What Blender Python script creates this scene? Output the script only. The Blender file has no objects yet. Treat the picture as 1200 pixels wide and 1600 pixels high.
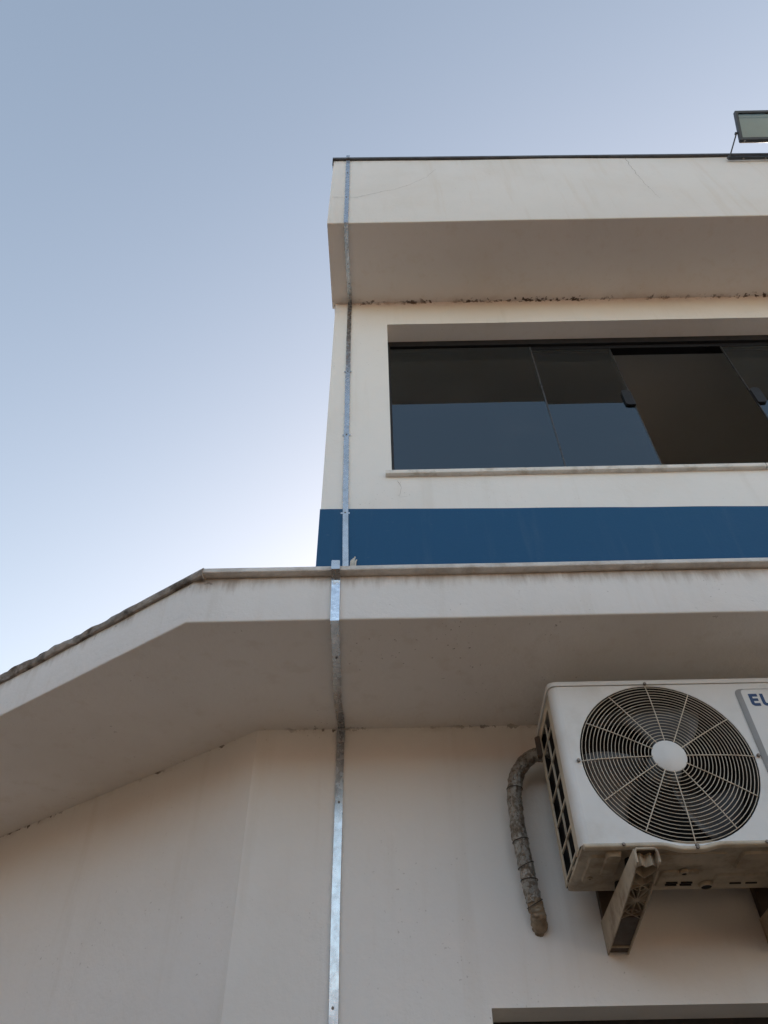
import bpy, bmesh, math, random
from math import sin, cos, pi, radians, sqrt, exp
from mathutils import Vector, Matrix, noise as mnoise

random.seed(7)
S = bpy.context.scene
COL = S.collection

# ------------------------------------------------------------------ camera
CAM_H = 1.6
F_PX, PITCH, ROLL = 1212.0, radians(48.19), radians(1.1)
cam_d = bpy.data.cameras.new('camera')
cam_d.sensor_fit = 'VERTICAL'; cam_d.sensor_height = 36.0; cam_d.sensor_width = 27.0
cam_d.lens = 36.0 * F_PX / 1600.0
cam_d.clip_start = 0.05; cam_d.clip_end = 3000
cam = bpy.data.objects.new('camera', cam_d); COL.objects.link(cam)
R_, U_, F_ = Vector((1, 0, 0)), Vector((0, -sin(PITCH), cos(PITCH))), Vector((0, cos(PITCH), sin(PITCH)))
cr, sr = cos(ROLL), sin(ROLL)
rt, up = R_ * cr - U_ * sr, R_ * sr + U_ * cr
cam.matrix_world = Matrix(((rt.x, up.x, -F_.x, 0), (rt.y, up.y, -F_.y, 0), (rt.z, up.z, -F_.z, CAM_H), (0, 0, 0, 1)))
S.camera = cam

# ------------------------------------------------------------------ sky, sun, exposure
SUN_EL, SUN_AZ = radians(12), radians(28)          # azimuth clockwise from +Y: behind the building
world = bpy.data.worlds.new('World'); S.world = world; world.use_nodes = True
wn = world.node_tree.nodes; wl = world.node_tree.links; wn.clear()
sky = wn.new('ShaderNodeTexSky'); sky.sky_type = 'NISHITA'; sky.sun_disc = False
sky.sun_elevation = SUN_EL; sky.sun_rotation = SUN_AZ
sky.air_density = 1.0; sky.dust_density = 3.8; sky.ozone_density = 0.4; sky.altitude = 400
bg = wn.new('ShaderNodeBackground'); bg.inputs[1].default_value = 0.15
wo = wn.new('ShaderNodeOutputWorld')
tint = wn.new('ShaderNodeVectorMath'); tint.operation = 'MULTIPLY'; tint.inputs[1].default_value = (1.12, 1.0, .90)   # hazy, warm-white-balanced sky
wl.new(sky.outputs[0], tint.inputs[0]); wl.new(tint.outputs[0], bg.inputs[0]); wl.new(bg.outputs[0], wo.inputs[0])
sun_d = bpy.data.lights.new('sun', 'SUN'); sun_d.energy = 2.5; sun_d.angle = radians(0.5); sun_d.color = (1, 0.95, 0.87)
sun = bpy.data.objects.new('sun', sun_d); COL.objects.link(sun)
sdir = Vector((sin(SUN_AZ) * cos(SUN_EL), cos(SUN_AZ) * cos(SUN_EL), sin(SUN_EL)))
sun.rotation_euler = sdir.to_track_quat('Z', 'Y').to_euler(); sun.location = (0, 30, 40)
S.view_settings.view_transform = 'Standard'; S.view_settings.look = 'None'
S.view_settings.exposure = 1.68; S.view_settings.gamma = 1.0

# ------------------------------------------------------------------ node helpers
class NT:
    def __init__(s, name):
        s.m = bpy.data.materials.new(name); s.m.use_nodes = True
        s.t = s.m.node_tree; s.t.nodes.clear()
        s.out = s.t.nodes.new('ShaderNodeOutputMaterial')
        s.pos = s.t.nodes.new('ShaderNodeNewGeometry').outputs['Position']
        x = s.t.nodes.new('ShaderNodeSeparateXYZ'); s.t.links.new(s.pos, x.inputs[0])
        s.x, s.y, s.z = x.outputs
    def n(s, t): return s.t.nodes.new(t)
    def put(s, sock, v):
        if isinstance(v, bpy.types.NodeSocket): s.t.links.new(v, sock)
        elif isinstance(v, (tuple, list)): sock.default_value = tuple(v) + ((1,) if len(v) == 3 and len(sock.default_value) == 4 else ())
        else: sock.default_value = v
    def math(s, op, a, b=0.0, c=0.0):
        m = s.n('ShaderNodeMath'); m.operation = op
        s.put(m.inputs[0], a); s.put(m.inputs[1], b); s.put(m.inputs[2], c); return m.outputs[0]
    def ss(s, v, a, b, lo=0.0, hi=1.0):
        m = s.n('ShaderNodeMapRange'); m.interpolation_type = 'SMOOTHSTEP'
        s.put(m.inputs[0], v); s.put(m.inputs[1], a); s.put(m.inputs[2], b); s.put(m.inputs[3], lo); s.put(m.inputs[4], hi); return m.outputs[0]
    def scale(s, v3):
        m = s.n('ShaderNodeVectorMath'); m.operation = 'MULTIPLY'; s.put(m.inputs[0], s.pos); s.put(m.inputs[1], v3); return m.outputs[0]
    def noise(s, sc, det=4, rough=.55, vec=None, dist=0.0):
        m = s.n('ShaderNodeTexNoise'); s.put(m.inputs['Vector'], vec or s.pos)
        m.inputs['Scale'].default_value = sc; m.inputs['Detail'].default_value = det
        m.inputs['Roughness'].default_value = rough; m.inputs['Distortion'].default_value = dist; return m.outputs[0]
    def mix(s, f, a, b):
        m = s.n('ShaderNodeMix'); m.data_type = 'RGBA'
        s.put(m.inputs[0], f); s.put(m.inputs[6], a); s.put(m.inputs[7], b); return m.outputs[2]
    def bump(s, h, st=.2, d=.01, normal=None):
        m = s.n('ShaderNodeBump'); s.put(m.inputs['Height'], h); m.inputs['Strength'].default_value = st; m.inputs['Distance'].default_value = d
        if normal: s.put(m.inputs['Normal'], normal)
        return m.outputs[0]
    def bsdf(s, col, rough=.6, metal=0.0, nrm=None, spec=.5, **kw):
        m = s.n('ShaderNodeBsdfPrincipled')
        s.put(m.inputs['Base Color'], col); s.put(m.inputs['Roughness'], rough); s.put(m.inputs['Metallic'], metal)
        s.put(m.inputs['Specular IOR Level'], spec)
        if nrm: s.put(m.inputs['Normal'], nrm)
        for k, v in kw.items(): s.put(m.inputs[k], v)
        s.t.links.new(m.outputs[0], s.out.inputs[0]); return s.m

MOULD = (.055, .035, .022)
def stucco(name, base=(.83, .815, .79), zlines=(), ylines=(), bands=(), rough=.75, spec=.35, speck=.5, mott=.10, tone=(.62, .56, .48)):
    """painted render. zlines/ylines: (level, reach, amount) rows of mould spots; bands: (top, bottom, amount) drip-stained strips"""
    t = NT(name)
    big = t.noise(1.3, 5, .6); med = t.noise(7, 5, .6); fine = t.noise(160, 3, .6); grit = t.noise(45, 4, .6)
    c = t.mix(t.math('MULTIPLY', t.ss(big, .42, .72), mott * 2.2), base, tone)
    c = t.mix(t.math('MULTIPLY', t.ss(med, .5, .75), mott), c, [b * .86 for b in base])
    # faint vertical water marks
    st = t.noise(1.0, 4, .6, t.scale((16, 16, 1.1)))
    c = t.mix(t.math('MULTIPLY', t.ss(st, .52, .72), mott * 1.6), c, tone)
    c = t.mix(t.math('MULTIPLY', t.ss(t.noise(.55, 6, .7), .5, .66), mott * 1.5), c, [b * .88 for b in base])
    # lichen specks gathered in patches
    sp = t.math('MULTIPLY', t.ss(t.noise(95, 2, .5), .68, .74), t.ss(t.noise(3.1, 3, .6), .5, .66))
    c = t.mix(t.math('MULTIPLY', sp, speck), c, (.18, .15, .12))
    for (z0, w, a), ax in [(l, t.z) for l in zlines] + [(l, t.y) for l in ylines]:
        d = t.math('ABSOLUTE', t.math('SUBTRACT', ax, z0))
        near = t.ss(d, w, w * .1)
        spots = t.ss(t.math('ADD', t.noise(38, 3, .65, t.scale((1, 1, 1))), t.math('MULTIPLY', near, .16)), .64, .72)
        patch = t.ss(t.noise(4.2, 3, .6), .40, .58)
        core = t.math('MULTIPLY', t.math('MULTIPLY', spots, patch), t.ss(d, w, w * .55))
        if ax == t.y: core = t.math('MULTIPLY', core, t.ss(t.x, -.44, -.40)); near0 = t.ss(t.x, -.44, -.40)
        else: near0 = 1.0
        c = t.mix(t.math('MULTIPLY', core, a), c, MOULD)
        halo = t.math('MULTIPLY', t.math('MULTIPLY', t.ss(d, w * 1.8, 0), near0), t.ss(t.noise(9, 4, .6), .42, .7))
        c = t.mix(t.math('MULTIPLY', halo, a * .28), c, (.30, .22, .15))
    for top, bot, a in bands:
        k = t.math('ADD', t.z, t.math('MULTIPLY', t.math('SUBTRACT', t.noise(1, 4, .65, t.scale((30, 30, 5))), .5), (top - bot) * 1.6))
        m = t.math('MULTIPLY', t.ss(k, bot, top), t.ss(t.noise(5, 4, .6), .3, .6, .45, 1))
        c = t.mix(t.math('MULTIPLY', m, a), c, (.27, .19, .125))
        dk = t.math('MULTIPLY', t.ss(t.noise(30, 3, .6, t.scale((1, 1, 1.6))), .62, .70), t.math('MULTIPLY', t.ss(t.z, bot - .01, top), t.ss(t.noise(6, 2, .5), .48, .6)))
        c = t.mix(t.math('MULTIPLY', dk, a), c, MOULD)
    h = t.math('ADD', t.math('MULTIPLY', med, .9), t.math('ADD', t.math('MULTIPLY', grit, .35), t.math('MULTIPLY', fine, .16)))
    return t.bsdf(c, rough, 0, t.bump(h, .5, .007), spec)

ZS, ZU = 2.976, 5.866            # undersides of the canopy and of the eave
M = {}
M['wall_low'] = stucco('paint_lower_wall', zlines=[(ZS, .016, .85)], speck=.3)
M['canopy'] = stucco('paint_canopy', bands=[(3.150, 3.085, .75)], ylines=[(2.15, .018, .7)], speck=.8, mott=.13)  # band: drip stain under the cap, with some of the cap's shadow painted in
M['canopy_left'] = M['canopy']
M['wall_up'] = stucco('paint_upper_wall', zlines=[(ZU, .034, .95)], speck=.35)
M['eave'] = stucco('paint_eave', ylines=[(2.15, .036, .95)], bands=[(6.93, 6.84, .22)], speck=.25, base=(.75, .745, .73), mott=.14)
M['inside'] = stucco('interior_paint', base=(.74, .73, .71), speck=0, mott=.04)

def blue():
    t = NT('blue_band_paint')
    n = t.noise(2.2, 5, .6); g = t.noise(90, 3, .6)
    c = t.mix(t.math('MULTIPLY', t.ss(n, .4, .72), .35), (.004, .072, .178), (.011, .088, .195))
    c = t.mix(t.math('MULTIPLY', t.ss(t.noise(40, 3, .6), .66, .74), .12), c, (.15, .2, .25))
    c = t.mix(t.math('MULTIPLY', t.ss(t.noise(1, 4, .65, t.scale((14, 14, 1.5))), .5, .75), .16), c, (.10, .16, .24))
    return t.bsdf(c, t.ss(n, .3, .7, .42, .55), 0, t.bump(t.math('ADD', g, t.math('MULTIPLY', t.noise(12, 3), 2.0)), .22, .004), .32)
M['blue'] = blue()

def simple(name, col, rough, metal=0.0, var=.12, sc=8, dirt=None, dsc=5, damt=.4, bs=.1, bsc=60, spec=.5, dist=.003):
    t = NT(name)
    c = t.mix(t.math('MULTIPLY', t.ss(t.noise(sc, 4, .6), .38, .7), 1.0), col, [max(0, k * (1 - var)) for k in col])
    if dirt:
        c = t.mix(t.math('MULTIPLY', t.ss(t.noise(dsc, 5, .65), .45, .68), damt), c, dirt)
    r = t.ss(t.noise(sc * 2.1, 4, .6), .3, .7, max(0, rough - .07), min(1, rough + .08))
    return t.bsdf(c, r, metal, t.bump(t.noise(bsc, 4, .6), bs, dist), spec)

M['alu'] = simple('aluminium_strip', (.62, .63, .64), .25, 1.0, .16, 22, (.42, .40, .37), 30, .35, .12, 26, dist=.002)
M['alu_crumpled'] = simple('aluminium_strip_crumpled', (.76, .79, .83), .17, 1.0, .12, 30, (.4, .4, .4), 30, .25, .6, 75, dist=.003)
M['ac_white'] = simple('ac_white_enamel', (.76, .755, .73), .42, 0, .05, 6, (.50, .44, .35), 9, .22, .03, 14)
M['ac_grey'] = simple('ac_grey_trim', (.33, .33, .325), .45, 0, .08, 9, (.3, .26, .2), 14, .2, .03, 40)
M['ac_cream'] = simple('ac_aged_plastic', (.60, .53, .42), .5, 0, .15, 9, (.33, .25, .16), 14, .5, .05, 40)
M['ac_pan'] = simple('ac_base_steel_grimy', (.52, .44, .33), .55, 0, .25, 7, (.20, .135, .075), 11, .65, .12, 30)
M['wire'] = simple('guard_wire_coat', (.68, .61, .50), .45, 0, .15, 20, (.30, .22, .14), 14, .5, .03, 40)
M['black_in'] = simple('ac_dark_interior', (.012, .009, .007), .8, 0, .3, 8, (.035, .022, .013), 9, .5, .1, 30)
M['blade'] = simple('fan_blade_plastic', (.075, .072, .07), .36, 0, .2, 9, (.12, .09, .06), 7, .6, .04, 30)
M['coil'] = simple('coil_fins', (.028, .023, .018), .5, .6, .3, 40, (.015, .01, .007), 8, .6, .2, 120)
M['screw'] = simple('screw_steel', (.30, .27, .24), .45, .8, .3, 60, (.10, .06, .035), 50, .6, .05, 60)
M['dark_alu'] = simple('dark_window_aluminium', (.016, .016, .018), .42, .2, .2, 9, None, bs=.03)
M['seal'] = simple('smoked_glass_edge', (.05, .052, .056), .3, 0, .1, 20)
M['sill'] = simple('stone_sill', (.76, .73, .68), .6, 0, .10, 14, (.36, .30, .22), 18, .5, .2, 60)
M['cap'] = simple('concrete_cap', (.72, .69, .65), .85, 0, .18, 18, (.34, .28, .22), 10, .6, .6, 50, dist=.006)
M['cap_dirty'] = simple('weathered_concrete_cap', (.43, .39, .35), .9, 0, .4, 16, (.08, .065, .052), 13, .95, .9, 40, dist=.01)
M['cap_metal'] = simple('parapet_flashing', (.11, .11, .115), .5, .5, .3, 12, (.05, .045, .04), 8, .5, .1, 40)
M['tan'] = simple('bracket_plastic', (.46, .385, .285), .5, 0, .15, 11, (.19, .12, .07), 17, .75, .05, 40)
M['tan_dark'] = simple('bracket_grime_and_shade', (.085, .06, .042), .65, 0, .3, 25, (.05, .032, .02), 20, .6, .2, 60)  # grimy brown that also carries shade on the deck and upright leg
M['flood_body'] = simple('floodlight_painted_metal', (.055, .062, .072), .45, .3, .15, 20, None, bs=.03)
M['flood_white'] = simple('floodlight_reflector', (.42, .42, .38), .5, 0, .08, 15, None, bs=.02)
M['logo'] = simple('logo_blue_print', (.02, .06, .17), .45, 0, .1, 30)
M['sealant'] = simple('sealant', (.62, .60, .55), .6, 0, .15, 40, (.3, .25, .2), 40, .4, .3, 80)
M['crack'] = simple('crack_dark_line', (.20, .185, .165), .9, 0, .3, 60)  # thin dark lines laid on the plaster as hairline cracks
M['floor_tile'] = simple('floor_tile', (.50, .47, .43), .4, 0, .1, 3)
M['ground'] = simple('ground_concrete', (.30, .21, .14), .9, 0, .25, .6, (.17, .11, .07), .25, .6, .5, 9, dist=.01)
M['roof'] = simple('roof_screed', (.34, .32, .30), .9, 0, .3, 3, (.16, .15, .13), 2, .6, .3, 30)

def foil():
    t = NT('foil_wrapped_insulation')
    w = t.noise(55, 5, .7, t.scale((1, 1, .6)), .8)
    c = t.mix(t.ss(t.noise(70, 5, .7), .44, .60), (.44, .42, .385), (.23, .19, .15))
    c = t.mix(t.math('MULTIPLY', t.ss(t.noise(14, 4, .65), .50, .66), .5), c, (.17, .13, .09))
    return t.bsdf(c, t.ss(w, .3, .7, .22, .5), .85, t.bump(w, 1.0, .012))
M['foil'] = foil()
M['tape_tan'] = simple('old_tan_tape', (.34, .27, .19), .7, 0, .35, 40, (.12, .08, .05), 30, .7, .8, 60, dist=.006)
M['tie'] = simple('dark_tie', (.05, .04, .032), .6, 0, .2, 30)

def glass(name, tint, ior=1.95):
    t = NT(name)
    fr = t.n('ShaderNodeFresnel'); fr.inputs[0].default_value = ior
    tr = t.n('ShaderNodeBsdfTransparent'); tr.inputs[0].default_value = tint + (1,)
    gl = t.n('ShaderNodeBsdfGlossy'); gl.inputs[0].default_value = (.78, .92, 1, 1)
    t.put(gl.inputs['Roughness'], t.ss(t.noise(4, 4, .6), .4, .75, .004, .02))
    t.put(gl.inputs['Normal'], t.bump(t.noise(1.1, 2, .5), .06, .01))
    df = t.n('ShaderNodeBsdfDiffuse'); df.inputs[0].default_value = (.35, .33, .30, 1)
    m0 = t.n('ShaderNodeMixShader'); t.put(m0.inputs[0], t.ss(t.noise(2.3, 6, .65), .5, .8, .004, .03))
    t.t.links.new(tr.outputs[0], m0.inputs[1]); t.t.links.new(df.outputs[0], m0.inputs[2])
    m = t.n('ShaderNodeMixShader'); t.put(m.inputs[0], fr.outputs[0])
    t.t.links.new(m0.outputs[0], m.inputs[1]); t.t.links.new(gl.outputs[0], m.inputs[2])
    t.t.links.new(m.outputs[0], t.out.inputs[0]); return t.m
M['glass'] = glass('smoked_glass', (.42, .41, .40))
M['flood_glass'] = glass('floodlight_glass', (.9, .91, .88), 1.25)

# ------------------------------------------------------------------ mesh helpers
class MB:
    def __init__(s): s.v = []; s.f = []
    def add(s, vs, fs):
        o = len(s.v); s.v += [tuple(v) for v in vs]; s.f += [tuple(i + o for i in f) for f in fs]; return s
    def box(s, a, b):
        (x0, y0, z0), (x1, y1, z1) = a, b
        return s.add([(x0,y0,z0),(x1,y0,z0),(x1,y1,z0),(x0,y1,z0),(x0,y0,z1),(x1,y0,z1),(x1,y1,z1),(x0,y1,z1)],
                     [(0,3,2,1),(4,5,6,7),(0,1,5,4),(1,2,6,5),(2,3,7,6),(3,0,4,7)])
    def obox(s, c, ax, ay, az, h):
        c = Vector(c); vs = []
        for k in range(8):
            sx, sy, sz = (1 if k & 1 else -1), (1 if k & 2 else -1), (1 if k & 4 else -1)
            vs.append(c + ax * h[0] * sx + ay * h[1] * sy + az * h[2] * sz)
        return s.add(vs, [(0,2,3,1),(4,5,7,6),(0,1,5,4),(2,6,7,3),(0,4,6,2),(1,3,7,5)])
    def prism(s, poly, fn0, fn1):
        n = len(poly)
        return s.add([fn0(p) for p in poly] + [fn1(p) for p in poly],
                     [tuple(range(n))[::-1], tuple(range(n, 2 * n))] + [(i, (i + 1) % n, n + (i + 1) % n, n + i) for i in range(n)])
    def rings(s, rings, close=True, caps=True):
        n = len(rings[0]); o = []
        for r in rings: o += r
        fs = []
        for k in range(len(rings) - 1):
            for i in range(n if close else n - 1):
                j = (i + 1) % n
                fs.append((k * n + i, k * n + j, (k + 1) * n + j, (k + 1) * n + i))
        if caps: fs += [tuple(range(n))[::-1], tuple(range((len(rings) - 1) * n, len(rings) * n))]
        return s.add(o, fs)
    def tube(s, pts, r, n=8, close=False):
        pts = [Vector(p) for p in pts]; R = []
        prev = None
        N = len(pts)
        for i, p in enumerate(pts):
            a = pts[(i - 1) % N] if (close or i) else p; b = pts[(i + 1) % N] if (close or i < N - 1) else p
            d = (b - a).normalized()
            if prev is None:
                prev = d.orthogonal().normalized()
            u = (prev - d * prev.dot(d)).normalized(); prev = u; w = d.cross(u)
            rr = r[i] if isinstance(r, (list, tuple)) else r
            R.append([p + (u * cos(2 * pi * k / n) + w * sin(2 * pi * k / n)) * rr for k in range(n)])
        if close: R.append(R[0]); return s.rings(R, caps=False)
        return s.rings(R)
    def build(s, name, mat, parent=None, smooth=False, bevel=0.0, kind=None, autosm=None):
        base = Vector((0, 0, 0)); q = parent
        while q is not None: base += q.location; q = q.parent
        loc = Vector((0, 0, 0))
        if parent is None:
            xs = [v[0] for v in s.v]; ys = [v[1] for v in s.v]; zs = [v[2] for v in s.v]
            loc = Vector(((min(xs) + max(xs)) / 2, (min(ys) + max(ys)) / 2, min(zs)))
            base = loc
        me = bpy.data.meshes.new(name)
        me.from_pydata([(v[0] - base.x, v[1] - base.y, v[2] - base.z) for v in s.v], [], s.f); me.validate()
        bm = bmesh.new(); bm.from_mesh(me); bmesh.ops.recalc_face_normals(bm, faces=bm.faces)
        if bevel:
            es = [e for e in bm.edges if len(e.link_faces) == 2 and e.calc_face_angle(0) > .6]
            bmesh.ops.bevel(bm, geom=es, offset=bevel, segments=2, profile=.6, affect='EDGES', clamp_overlap=True)
        bm.to_mesh(me); bm.free()
        if smooth or bevel:
            for p in me.polygons: p.use_smooth = True
            me.set_sharp_from_angle(angle=radians(40 if not autosm else autosm))
        me.materials.append(M[mat] if isinstance(mat, str) else mat)
        o = bpy.data.objects.new(name, me); COL.objects.link(o); o.location = loc
        if parent is not None: o.parent = parent
        if kind: o['kind'] = kind
        return o

def thing(name, loc, label, cat, group=None):
    o = bpy.data.objects.new(name, None); o.empty_display_size = .2; COL.objects.link(o)
    o.location = loc; o['label'] = label; o['category'] = cat
    if group: o['group'] = group
    return o

def wob(x, z, a=.0022, seed=0.0):
    return a * (mnoise.noise(Vector((x * 1.7 + seed, z * 1.7, 3.1 + seed))) + .5 * mnoise.noise(Vector((x * 6, z * 6 + seed, 1.3))))

def stations(a, b, step):
    n = max(1, int(abs(b - a) / step)); return [a + (b - a) * i / n for i in range(n + 1)]

def round_poly(pts, r, seg=3):
    """2-D closed polygon with rounded corners; r a number or a list of radii"""
    out = []; n = len(pts)
    for i, p in enumerate(pts):
        ri = r[i] if isinstance(r, (list, tuple)) else r
        if ri <= 0: out.append(tuple(p)); continue
        p = Vector(p); a = Vector(pts[i - 1]); b = Vector(pts[(i + 1) % n])
        da = (a - p).normalized(); db = (b - p).normalized()
        A, B = p + da * ri, p + db * ri
        for k in range(seg + 1):
            t = k / seg
            q = A * (1 - t) ** 2 + p * 2 * t * (1 - t) + B * t * t
            out.append((q.x, q.y))
    return out

def wall_grid(mb, x0, x1, z0, z1, holes, y, th, step=.25, amp=.0022):
    xs = set(stations(x0, x1, step)); zs = set(stations(z0, z1, step))
    for h in holes: xs |= {h[0], h[1]}; zs |= {h[2], h[3]}
    xs = sorted(k for k in xs if x0 <= k <= x1); zs = sorted(k for k in zs if z0 <= k <= z1)
    xs = [k for i, k in enumerate(xs) if i == 0 or k - xs[i - 1] > 1e-4]; zs = [k for i, k in enumerate(zs) if i == 0 or k - zs[i - 1] > 1e-4]
    nx, nz = len(xs), len(zs)
    F = [(x, y + wob(x, z, amp), z) for z in zs for x in xs]; B = [(x, y + th, z) for z in zs for x in xs]
    inh = lambda i, j: any(h[0] - 1e-5 <= xs[i] and xs[i + 1] <= h[1] + 1e-5 and h[2] - 1e-5 <= zs[j] and zs[j + 1] <= h[3] + 1e-5 for h in holes)
    solid = {(i, j) for i in range(nx - 1) for j in range(nz - 1) if not inh(i, j)}
    fs = []; o = nx * nz
    for (i, j) in solid:
        a, b, c, d = j * nx + i, j * nx + i + 1, (j + 1) * nx + i + 1, (j + 1) * nx + i
        fs += [(a, b, c, d), (o + a, o + d, o + c, o + b)]
        if (i - 1, j) not in solid: fs.append((a, d, o + d, o + a))
        if (i + 1, j) not in solid: fs.append((b, o + b, o + c, c))
        if (i, j - 1) not in solid: fs.append((a, o + a, o + b, b))
        if (i, j + 1) not in solid: fs.append((d, c, o + c, o + d))
    mb.add(F + B, fs); return mb

# ------------------------------------------------------------------ ground
g = MB(); n = 12
g.add([(-400 + 800 * i / n, -400 + 800 * j / n, 0) for j in range(n + 1) for i in range(n + 1)],
      [(j * (n + 1) + i, j * (n + 1) + i + 1, (j + 1) * (n + 1) + i + 1, (j + 1) * (n + 1) + i) for j in range(n) for i in range(n)])
gr = g.build('ground', 'ground'); gr['kind'] = 'structure'; gr['label'] = 'pale dusty concrete yard around the building'

# ------------------------------------------------------------------ building
WY = 2.15                      # front wall plane
XR, YB = 9.0, 9.0              # right end and back of the building
CX = -.415                     # corner where the ground floor wall bends back
A33 = radians(33)
LD = Vector((-cos(A33), sin(A33), 0)); LN = Vector((-sin(A33), -cos(A33), 0))
N1 = Vector((0, -1, 0)); MIT = (N1 + LN) / (1 + N1.dot(LN))
C0 = Vector((CX, WY, 0)); LLEN = 4.0; E0 = C0 + LD * LLEN
bld = thing('building', (3.0, 5.5, 0), 'white two-storey building with a blue band below its dark upper window', 'building')

# ground floor walls
DX0, DX1, DZ = .237, 1.72, 2.195
wall_grid(MB(), CX, XR, 0, ZS + .05, [(DX0, DX1, 0, DZ)], WY, .15).build('lower_wall', 'wall_low', bld, smooth=True, autosm=25)
mb = MB(); ts = stations(0, LLEN, .2); zs = stations(0, ZS + .05, .25)
ins = -LN * .15
Fv = [C0 + LD * t + LN * wob(t + 20, z) * (1 if t > 0 else 0) + Vector((0, 0, z)) for z in zs for t in ts]
Bv = [C0 + LD * t + ins + Vector((0, 0, z)) for z in zs for t in ts]
nt = len(ts); o = len(Fv); fs = []
for j in range(len(zs) - 1):
    for i in range(nt - 1):
        a, b, c, d = j * nt + i, j * nt + i + 1, (j + 1) * nt + i + 1, (j + 1) * nt + i
        fs += [(a, b, c, d), (o + a, o + d, o + c, o + b)]
    fs.append((j * nt + nt - 1, o + j * nt + nt - 1, o + (j + 1) * nt + nt - 1, (j + 1) * nt + nt - 1))
mb.add(Fv + Bv, fs); mb.build('angled_lower_wall', 'wall_low', bld, smooth=True, autosm=25)
mb = MB().box((E0.x, E0.y, 0), (E0.x + .15, YB, ZS)); mb.build('side_wall', 'wall_low', bld)
MB().box((E0.x + .15, YB - .15, 0), (XR - .15, YB, ZS)).build('rear_wall', 'wall_low', bld)
MB().box((XR - .15, WY + .15, 0), (XR, YB, ZS)).build('side_wall', 'wall_low', bld)
MB().box((DX0 - 2.2, 6.6, 0.004), (XR - .2, 6.7, ZS)).build('partition_wall', 'inside', bld)
# flat roof over the ground floor
poly = [(XR, WY + .002), (CX, WY + .002), (E0.x, E0.y), (E0.x, YB), (XR, YB)]
MB().prism(poly, lambda p: (p[0], p[1], ZS + .002), lambda p: (p[0], p[1], 3.125)).build('roof_slab', 'roof', bld)

# projecting canopy slab: profile swept along the bent front
def sweep(profile, amp, seed, step=.12, mx=-.243, ls=.971, x_end=XR, l_end=LLEN, rag=None, parts=('front', 'left')):
    st = []
    if 'front' in parts:
        st += [(Vector((x, WY, 0)), N1, x) for x in stations(x_end, CX + .02, step)] 
    st += [(C0, Vector((mx, -1, 0)), CX)]
    if 'left' in parts:
        st += [(C0 + LD * t, LN * ls, CX - t) for t in stations(0, l_end, step)[1:]]
    rings = []
    for b, m, s in st:
        ring = []
        for k, (d, z) in enumerate(profile):
            dn = amp * mnoise.noise(Vector((s * 2.1, k * .05 + seed, seed))) if d > .3 else 0
            zn = amp * mnoise.noise(Vector((s * 1.6 + 9, k * .05 + seed, seed + 4))) if d > .3 else 0
            if rag and d > .3:
                q = rag(s, k); dn += q[0]; zn += q[1]
            ring.append(b + m * (d + dn) + Vector((0, 0, z + zn)))
        rings.append(ring)
    return MB().rings(rings)
OV = .530
prof = round_poly([(-.03, ZS), (OV, ZS), (OV, 3.136), (-.03, 3.136)], [0, .006, 0, 0])
sweep(prof, .0035, 1.0).build('canopy_slab', 'canopy', bld, smooth=True, autosm=50)
prof = round_poly([(.40, 3.138), (OV + .027, 3.138), (OV + .024, 3.158), (.40, 3.160)], [0, .004, .005, 0])
sweep(prof, .003, 2.0, parts=('front',), mx=-.19, ls=.942).build('canopy_cap', 'cap', bld, smooth=True, autosm=50)
def ragged(s, k):
    t = CX - s
    a = min(1, t / .25)
    nz = mnoise.noise(Vector((s * 9, k * .4, 5))) * .6 + mnoise.noise(Vector((s * 27, k * .7, 2))) * .4
    sag = mnoise.noise(Vector((s * 3.1, 7, 1)))
    return (a * nz * .013, a * (nz * .008 + (sag * .007 if k > 3 else sag * .006)))
prof = round_poly([(.40, 3.138), (OV + .027, 3.126), (OV + .033, 3.144), (OV + .024, 3.160), (.40, 3.160)], [0, .003, .004, .004, 0], 2)
sweep(prof, .002, 6.0, step=.018, rag=ragged, parts=('left',), mx=-.19, ls=.942).build('canopy_cap', 'cap_dirty', bld, smooth=True, autosm=60)

# ground floor glazed door under its lintel
door = MB().box((DX0, 2.262, DZ - .055), (DX1, 2.296, DZ)).box((DX0, 2.262, 0.004), (DX0 + .045, 2.296, DZ - .055)).box((DX1 - .045, 2.262, 0.004), (DX1, 2.296, DZ - .055)).build('glazed_door', 'dark_alu', bld)
for k in range(2):
    xa = DX0 + .045 + k * (DX1 - DX0 - .09) / 2; xb = xa + (DX1 - DX0 - .09) / 2
    MB().box((xa, 2.276, .01), (xb - .004, 2.284, DZ - .055)).build('pane', 'glass', door)
MB().box((DX0 + .68, 2.268, .95), (DX0 + .70, 2.275, 1.15)).build('handle', 'alu', door)

# upper storey
UX = -.264
WX0, WX1, WZ0, WZ1 = .038, 3.24, 4.268, 5.603
wall_grid(MB(), UX, XR, 3.127, ZU + .05, [(WX0, WX1, WZ0, WZ1)], WY, .16, step=.2).build('upper_wall', 'wall_up', bld, smooth=True, autosm=25)
MB().box((UX, WY + .16, 3.127), (UX + .15, YB - 1.4, 5.99)).build('upper_side_wall', 'wall_up', bld)
MB().box((XR - .15, WY + .16, 3.127), (XR, YB - 1.4, 5.99)).build('upper_side_wall', 'wall_up', bld)
wall_grid(MB(), UX + .15, XR - .15, 3.127, 5.99, [(2.0, 3.5, 4.3, 5.3)], YB - 1.55, .15, step=.5).build('upper_rear_wall', 'inside', bld)
MB().box((2.0, YB - 1.48, 4.3), (3.5, YB - 1.472, 5.3)).build('added_rear_glass', 'glass', bld)  # unseen rear window added to let in light and brighten the ceiling
MB().box((UX + .16, WY + .17, 3.1275), (3.9, YB - 1.55, 3.14)).build('floor', 'floor_tile', bld)
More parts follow.
